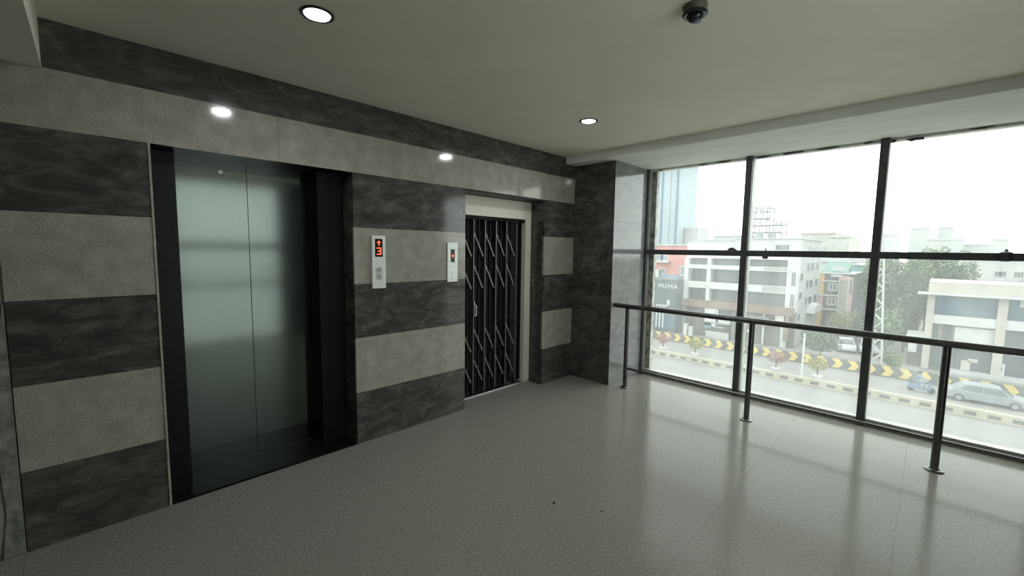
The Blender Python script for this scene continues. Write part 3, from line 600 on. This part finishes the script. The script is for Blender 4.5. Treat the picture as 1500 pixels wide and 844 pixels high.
for x in (-6.02, -5.02): fr('white_edge', x-0.06, x+0.06, -6.9, -1.4, 74.9, 75.0, 'o_white', b4)
fr('name_board', -7.05, -5.75, -1.62, -1.28, 74.85, 75.1, 'o_white', b4); fr('roof_line', -8.5, -4.4, -1.2, -1.05, 74.8, 84, 'o_white', b4)
fr('black_window', -4.85, -4.6, -3.9, -1.9, 74.95, 75.0, 'o_glass', b4)
MB().prism([(75.4, -1.05), (80, 0.35), (80, -1.05)], 'x', -8.3, -5.3).build('roof_shed', 'o_green_roof', b4, (-7, 77, -1))
fr('skylight', -7.2, -5.6, -0.75, -0.1, 75.9, 76.0, 'o_white', b4)
b5 = empty('teal_building', (-4.5, 85, G), 'pale teal building right of the colourful narrow one', 'building')
MB().box((-5.8, -3.4), (85, 97), (G, -0.1)).build('walls', 'o_teal', b5, (-4.5, 88, G))
for z in (-1.6, -3.2, -4.8, -6.4):
    win_f(-4.7, -4.25, z-0.6, z+0.1, 85, b5); win_f(-4.0, -3.6, z-0.6, z+0.1, 85, b5)
fr('roof_slab', -6.0, -3.2, -0.1, 0.12, 84.8, 97, 'o_white', b5)
b6 = empty('long_white_shed', (-7, 100, G), 'long low white roofed shed behind the colourful building', 'building')
MB().box((-12, -3.9), (100, 110), (G, 0.1)).build('walls', 'o_white', b6, (-7, 105, G)); fr('roof', -12.3, -3.7, 0.1, 1.15, 99.5, 110, 'o_white', b6)

# ------------------------------------------------------------------ cream showroom at the right
b7 = empty('cream_showroom', (8, 60, G), 'cream two storey showroom with blue tinted windows', 'building')
MB().box((3.1, 22), (60.9, 70), (G, -1.1)).build('walls', 'o_cream', b7, (10, 66, G))
fr('roof_parapet', 3.05, 22, -2.2, -1.02, 60.0, 60.9, 'o_cream', b7); fr('eave', 2.3, 22, -2.30, -2.12, 59.3, 60.9, 'o_white', b7); 
for x0, x1 in ((3.05, 3.6), (7.82, 8.45), (13.0, 13.6)): fr('column', x0, x1, G, -2.3, 60.2, 60.9, 'o_cream', b7)
fr('white_band', 3.6, 22, -5.25, -4.35, 60.3, 60.9, 'o_white', b7)
for x0, x1 in ((3.6, 5.7), (5.72, 7.82), (8.45, 10.7), (10.72, 13.0)): fr('blue_pane', x0, x1, -4.35, -2.3, 60.7, 60.89, 'o_blueglass', b7)
for x0, x1 in ((3.6, 4.1), (4.35, 5.0), (8.45, 10.7), (10.72, 13.0)): fr('grey_pane', x0, x1, -7.0, -5.25, 60.7, 60.89, 'o_greyglass', b7)
fr('shutter', 5.2, 7.82, -7.0, -5.45, 60.6, 60.89, 'o_white', b7)
fr('shop_fascia', 3.6, 22, -7.4, -7.0, 60.1, 60.9, 'o_recess', b7)
for x0, x1 in ((3.6, 5.4), (5.45, 7.8), (8.45, 10.6), (10.65, 13)): fr('shop_glass', x0, x1, G+0.3, -7.4, 60.6, 60.89, 'o_glass', b7)
fr('low_plinth', 4.6, 22, G, G+0.35, 59.5, 60.6, 'o_far', b7)
board(1394, 507, 1433, 514, 'o_white', b7, 60.05); board(1482, 517, 1500, 523, 'o_white', b7, 60.05)
s = board(1452, 531, 1470, 553, 'o_white', b7, 60.4, 'poster'); a = at(1460, 540, Y=60.25)
MB().lathe([(0.02, -0.42), (0.30, -0.28), (0.40, 0.0), (0.30, 0.28), (0.02, 0.42)], (0, 0, 0), 14)
mb = MB(); mb.prism([(a.x+0.36*math.cos(k*0.524), a.z+0.34*math.sin(k*0.524)) for k in range(12)], 'y', 60.25, 60.28).build('poster_shape', 'o_recess', s, (a.x, 60.26, a.z))
mb = MB(); mb.prism([(a.x-0.62, a.z-0.95), (a.x+0.15, a.z-0.95), (a.x+0.1, a.z-0.3), (a.x-0.3, a.z-0.25)], 'y', 60.25, 60.28).build('poster_shape', 'o_recess', s, (a.x, 60.26, a.z))
board(1408, 527, 1420, 543, 'o_cream', b7, 60.4, 'poster'); board(1418, 525, 1432, 532, 'o_cream', b7, 60.4, 'poster')
a, b = at(1477, 430, Y=60.6), at(1500, 449, Y=60.6)
MB().box((9.15, 9.9), (60.55, 60.65), (-3.05, -2.35)).build('window_sticker', 'o_white', b7, (9.3, 60.6, -2.7))
b8 = empty('pale_house', (9, 80, G), 'off white house with small paired windows behind the showroom', 'building')
MB().box((5.95, 22), (80, 95), (G, 1.3)).build('walls', 'o_white', b8, (10, 85, G))
MB().box((4.6, 22), (79.0, 80), (G, -1.35)).build('porch', 'o_cream', b8, (10, 79.5, G)); fr('roof_slab', 5.7, 22, 1.3, 1.5, 79.7, 95, 'o_far_haze', b8)
for x in (8.75, 9.22, 10.35, 10.85): win_f(x, x+0.38, -0.85, -0.3, 80, b8)
MB().lathe([(1.9, 0), (1.7, 0.5), (1.1, 0.9), (0.1, 1.1)], (12.1, 77.6, -1.75), 18).build('porch_dome', 'o_conc', b8, (12, 78, -1.7))
fr('side_annex', 1.9, 3.1, G, -7.2, 61.2, 66, 'o_char', b7); fr('annex_roof', 1.7, 3.1, -7.2, -6.95, 61.0, 66.2, 'o_white', b7); fr('annex_sign', 1.95, 2.6, -8.6, -7.5, 61.05, 61.2, 'o_white', b7)

# ------------------------------------------------------------------ trees
tr = [(-1.2, 71.2, 9.4, 1.6, 'leaf_dark', 'dark tree directly behind the lattice mast'), (1.4, 73.2, 10.6, 1.8, 'leaf_dark', 'tall dark tree between mast and showroom'),
      (2.2, 79, 11.8, 2.4, 'leaf_mid', 'tall tree rising behind the showroom roof corner'), (5.5, 73.2, 10.9, 1.7, 'leaf_dark', 'dark tree touching the pale house'),
      (0.1, 62.8, 5.4, 1.3, 'leaf_mid', 'lighter green tree in front, just right of the mast'), (-2.4, 79.2, 11.4, 1.9, 'leaf_mid', 'hazy tree farthest back behind the mast'),
      (1.3, 68.7, 7.0, 1.5, 'leaf_dark', 'low dark tree beside the showroom wall'), (3.0, 84.6, 12.2, 2.2, 'leaf_mid', 'tree behind the showroom, left of the pale house'),
      (6.0, 98.5, 12.4, 2.6, 'leaf_dark', 'far tree peeking out beside the pale house'), (-1.0, 85.5, 12.2, 1.8, 'leaf_dark', 'tree far back between mast and showroom')]
for i, (x, y, h, r, m, lab) in enumerate(tr): tree('street_tree', x, y, G, h, r, m, lab, 'trees beside the showroom', seed=20+i)
tree('roadside_bush', -5.0, 57.0, G, 3.0, 2.0, 'leaf_dark', 'round dark green bush before the white block corner', 'bushes by the service lane', 'bush', 41, n=500, s=0.16)
tree('roadside_bush', -5.2, 70.5, G, 4.0, 1.5, 'leaf_yellow', 'yellow green bush under the colourful building', 'bushes by the service lane', 'bush', 42, n=300, s=0.14)
tree('roadside_bush', -3.4, 72.5, G, 4.2, 1.5, 'leaf_mid', 'green bush beside the teal building', 'bushes by the service lane', 'bush', 43, n=300, s=0.14)
tree('roadside_bush', 0.9, 56.6, G, 1.9, 1.0, 'leaf_mid', 'low green bush right behind the chevron barrier near the mast', 'bushes by the service lane', 'bush', 44, n=260, s=0.12)

# ------------------------------------------------------------------ vehicles
def car(name, loc, rz, m, label, group, L=4.3, Wd=1.72, H=1.48):
    t = bpy.data.objects.new(name, None); COL.objects.link(t); t.location = loc; t.rotation_euler = (0, 0, rz); tag(t, label, 'car', group)
    body = [(-L/2, 0.32), (-L/2+0.05, 0.62), (-L/2+0.15, 0.88), (-L/2+0.75, 0.94), (L/2-1.15, 0.92), (L/2-0.3, 0.78), (L/2-0.03, 0.62), (L/2, 0.34), (L/2-0.15, 0.22), (-L/2+0.15, 0.22)]
    o = MB().prism(body, 'y', -Wd/2, Wd/2).build('body', m, t, raw=True); bv = o.modifiers.new('soften', 'BEVEL'); bv.width = 0.09; bv.segments = 3
    cab = [(-L/2+0.45, 0.92), (-L/2+1.0, H-0.08), (-L/2+1.5, H), (L/2-2.0, H), (L/2-1.6, H-0.06), (L/2-0.98, 0.92)]
    v = []; n = len(cab)
    for s in (-1, 1): v += [(x, s*(Wd/2-0.05-0.16*(z-0.92)/(H-0.92)), z) for x, z in cab]
    mb = MB(); mb.add(v, [(k, (k+1) % n, n+(k+1) % n, n+k) for k in range(n)] + [tuple(range(n))[::-1], tuple(range(n, 2*n))])
    o = mb.build('cabin', m, t, raw=True); bv = o.modifiers.new('soften', 'BEVEL'); bv.width = 0.05; bv.segments = 2
    for s in (-1, 1):
        for a, b in ((-L/2+0.85, -0.25), (-0.17, L/2-1.45)):
            yb, yt = s*(Wd/2-0.035), s*(Wd/2-0.155); q = [(a, yb, 0.96), (b+0.18 if b > 0 else b, yb, 0.96), (b-0.1 if b > 0 else b, yt, H-0.12), (a+0.28 if a < -1 else a, yt, H-0.12)]
            mb = MB(); mb.add(q+[(x, y-s*0.02, z) for x, y, z in q], [(0, 1, 2, 3), (7, 6, 5, 4), (0, 4, 5, 1), (1, 5, 6, 2), (2, 6, 7, 3), (3, 7, 4, 0)]); mb.build('side_window', 'o_glass', t, raw=True)
        for x in (-L/2+0.8, L/2-0.85):
            w = MB().tube((x, s*(Wd/2-0.2), 0.31), (x, s*(Wd/2+0.01), 0.31), 0.31, 18).build('wheel', 'o_rubber', t, raw=True)
            MB().tube((x, s*(Wd/2+0.01), 0.31), (x, s*(Wd/2+0.02), 0.31), 0.19, 14).build('hub', 'o_silver', w, raw=True)
        MB().box((L/2-0.14, L/2-0.01), (s*0.45, s*0.78), (0.56, 0.70)).build('headlamp', 'o_white', t, raw=True)
    wv = Wd/2-0.17
    mb = MB(); q = [(L/2-0.99, -wv, 0.96), (L/2-0.99, wv, 0.96), (L/2-1.57, wv-0.1, H-0.1), (L/2-1.57, -wv+0.1, H-0.1)]
    mb.add(q+[(x+0.04, y, z+0.03) for x, y, z in q], [(0, 1, 2, 3), (7, 6, 5, 4), (0, 4, 5, 1), (1, 5, 6, 2), (2, 6, 7, 3), (3, 7, 4, 0)]).build('windscreen', 'o_glass', t, raw=True)
    return t
car('silver_car', (6.9, 49.6, G), math.radians(2), 'o_silver', 'silver car driving on the road before the cream showroom', None, L=4.6)
car('parked_car', (-3.6, 64.5, G), math.radians(-80), 'o_white', 'white car parked with its nose to the street by the bush', 'cars parked by the shops', L=4.0)
car('parked_car', (-1.6, 65.0, G), math.radians(-82), 'o_far', 'pale car parked nearest the lattice mast', 'cars parked by the shops', L=4.0)
# scooter with its rider
sx, sy = 3.25, 49.4
sc = bpy.data.objects.new('motor_scooter', None); COL.objects.link(sc); sc.location = (sx, sy, G); tag(sc, 'blue motor scooter on the road left of the silver car', 'scooter')
for x in (-0.62, 0.62):
    w = MB().tube((x, -0.05, 0.25), (x, 0.05, 0.25), 0.25, 16).build('wheel', 'o_rubber', sc, raw=True)
MB().prism([(-0.85, 0.35), (-0.8, 0.72), (-0.1, 0.76), (0.0, 0.40), (0.35, 0.36), (0.5, 0.95), (0.6, 0.95), (0.55, 0.3), (0.3, 0.24), (-0.4, 0.24)], 'y', -0.17, 0.17).build('body', 'o_bluecloth', sc, raw=True)
MB().tube((0.5, -0.33, 1.0), (0.5, 0.33, 1.0), 0.025, 8).build('handlebar', 'o_rubber', sc, raw=True)
MB().box((-0.8, -0.1), (-0.15, 0.15), (0.74, 0.82)).build('seat', 'o_rubber', sc, raw=True)
pe = bpy.data.objects.new('person', None); COL.objects.link(pe); pe.location = (sx, sy, G); tag(pe, 'person in blue riding the scooter with a dark helmet', 'person')
def skinned(name, vs, es, rs, m, parent):
    me = bpy.data.meshes.new(name); me.from_pydata(vs, es, []); me.materials.append(M[m]); o = bpy.data.objects.new(name, me); COL.objects.link(o); o.parent = parent
    o.modifiers.new('skin', 'SKIN'); sl = me.skin_vertices[0] if me.skin_vertices else None
    if sl:
        for k, r in enumerate(rs): sl.data[k].radius = (r, r)
        sl.data[0].use_root = True
    sb = o.modifiers.new('smooth', 'SUBSURF'); sb.levels = 1; sb.render_levels = 1; return o
vs = [(-0.35, 0, 0.90), (-0.30, 0, 1.12), (-0.24, 0, 1.38), (-0.20, 0, 1.50), (-0.17, 0, 1.60), (-0.15, 0, 1.70)]
es = [(0, 1), (1, 2), (2, 3), (3, 4), (4, 5)]; rs = [0.16, 0.15, 0.17, 0.08, 0.10, 0.09]
for s in (-1, 1):
    n = len(vs); vs += [(-0.20, s*0.20, 1.40), (0.02, s*0.28, 1.16), (0.30, s*0.29, 1.06), (0.46, s*0.28, 1.03)]; es += [(2, n), (n, n+1), (n+1, n+2), (n+2, n+3)]; rs += [0.075, 0.06, 0.045, 0.045]
    n = len(vs); vs += [(-0.28, s*0.12, 0.88), (0.16, s*0.17, 0.86), (0.14, s*0.15, 0.44), (0.28, s*0.15, 0.38)]; es += [(0, n), (n, n+1), (n+1, n+2), (n+2, n+3)]; rs += [0.10, 0.08, 0.055, 0.05]
skinned('body', vs, es, rs, 'o_bluecloth', pe)
bm = bmesh.new(); bmesh.ops.create_uvsphere(bm, u_segments=16, v_segments=10, radius=0.14); me = bpy.data.meshes.new('helmet'); bm.to_mesh(me); bm.free(); me.materials.append(M['o_rubber'])
o = bpy.data.objects.new('helmet', me); COL.objects.link(o); o.parent = pe; o.location = (-0.16, 0, 1.70); o.scale = (1.1, 0.95, 1.0)

# ------------------------------------------------------------------ far skyline
def block(name, Y, px0, px1, py, m, label, depth=14, cols=0, rows=0, group='hazy far skyline', zb=G):
    a, b = at(px0, py, Y=Y), at(px1, py, Y=Y); z = max(a.z, b.z)
    t = empty(name, ((a.x+b.x)/2, Y, zb), label, 'building', group)
    MB().box((a.x, b.x), (Y, Y+depth), (zb, z)).build('walls', m, t, ((a.x+b.x)/2, Y, zb))
    w = b.x-a.x
    MB().box((a.x-0.01*w, b.x+0.01*w), (Y-0.3, Y+depth), (z, z+0.012*Y*0.3)).build('roof_edge', m, t, ((a.x+b.x)/2, Y, z))
    for i in range(cols):
        for j in range(rows):
            x = a.x + w*(i+0.3)/cols; zz = 1.6+(z-1.6)*(j+0.3)/rows
            box('window', (x, x+w*0.42/cols), (Y-0.12, Y-0.01), (zz, zz+(z-1.6)*0.4/rows), 'o_bluetower' if m == 'o_bluetower' else 'o_far', t)
    return t
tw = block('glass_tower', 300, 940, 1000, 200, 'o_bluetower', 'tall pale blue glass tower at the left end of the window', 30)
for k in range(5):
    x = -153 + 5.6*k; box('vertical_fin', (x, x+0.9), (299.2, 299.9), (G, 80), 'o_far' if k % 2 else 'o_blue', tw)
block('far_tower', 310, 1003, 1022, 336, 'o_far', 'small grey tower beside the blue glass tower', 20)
block('far_building', 150, 1045, 1092, 347, 'o_far_haze', 'pale flat roofed building above the transom in the first bay', 20)
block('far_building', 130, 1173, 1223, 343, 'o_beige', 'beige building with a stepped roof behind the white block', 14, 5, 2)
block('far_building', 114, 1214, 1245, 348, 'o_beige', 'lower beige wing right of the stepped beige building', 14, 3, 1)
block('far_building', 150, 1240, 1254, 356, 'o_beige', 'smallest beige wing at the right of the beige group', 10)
block('far_tower', 330, 1290, 1318, 345, 'o_far_haze', 'faint tower just right of the right mullion', 20)
block('far_tower', 430, 1333, 1362, 336, 'o_far_haze', 'faint far tower, the wider of the middle pair', 20)
block('far_tower', 460, 1375, 1397, 335, 'o_far_haze', 'faint far tower, the narrower of the middle pair', 20)
block('far_building', 380, 1355, 1412, 352, 'o_far_haze', 'long faint building below the pair of far towers', 20)
block('far_building', 405, 1400, 1460, 360, 'o_far_haze', 'low faint building between the far towers and the right edge', 20)
block('far_building', 345, 1455, 1478, 352, 'o_far_haze', 'faint building above the lump on the transom', 20)
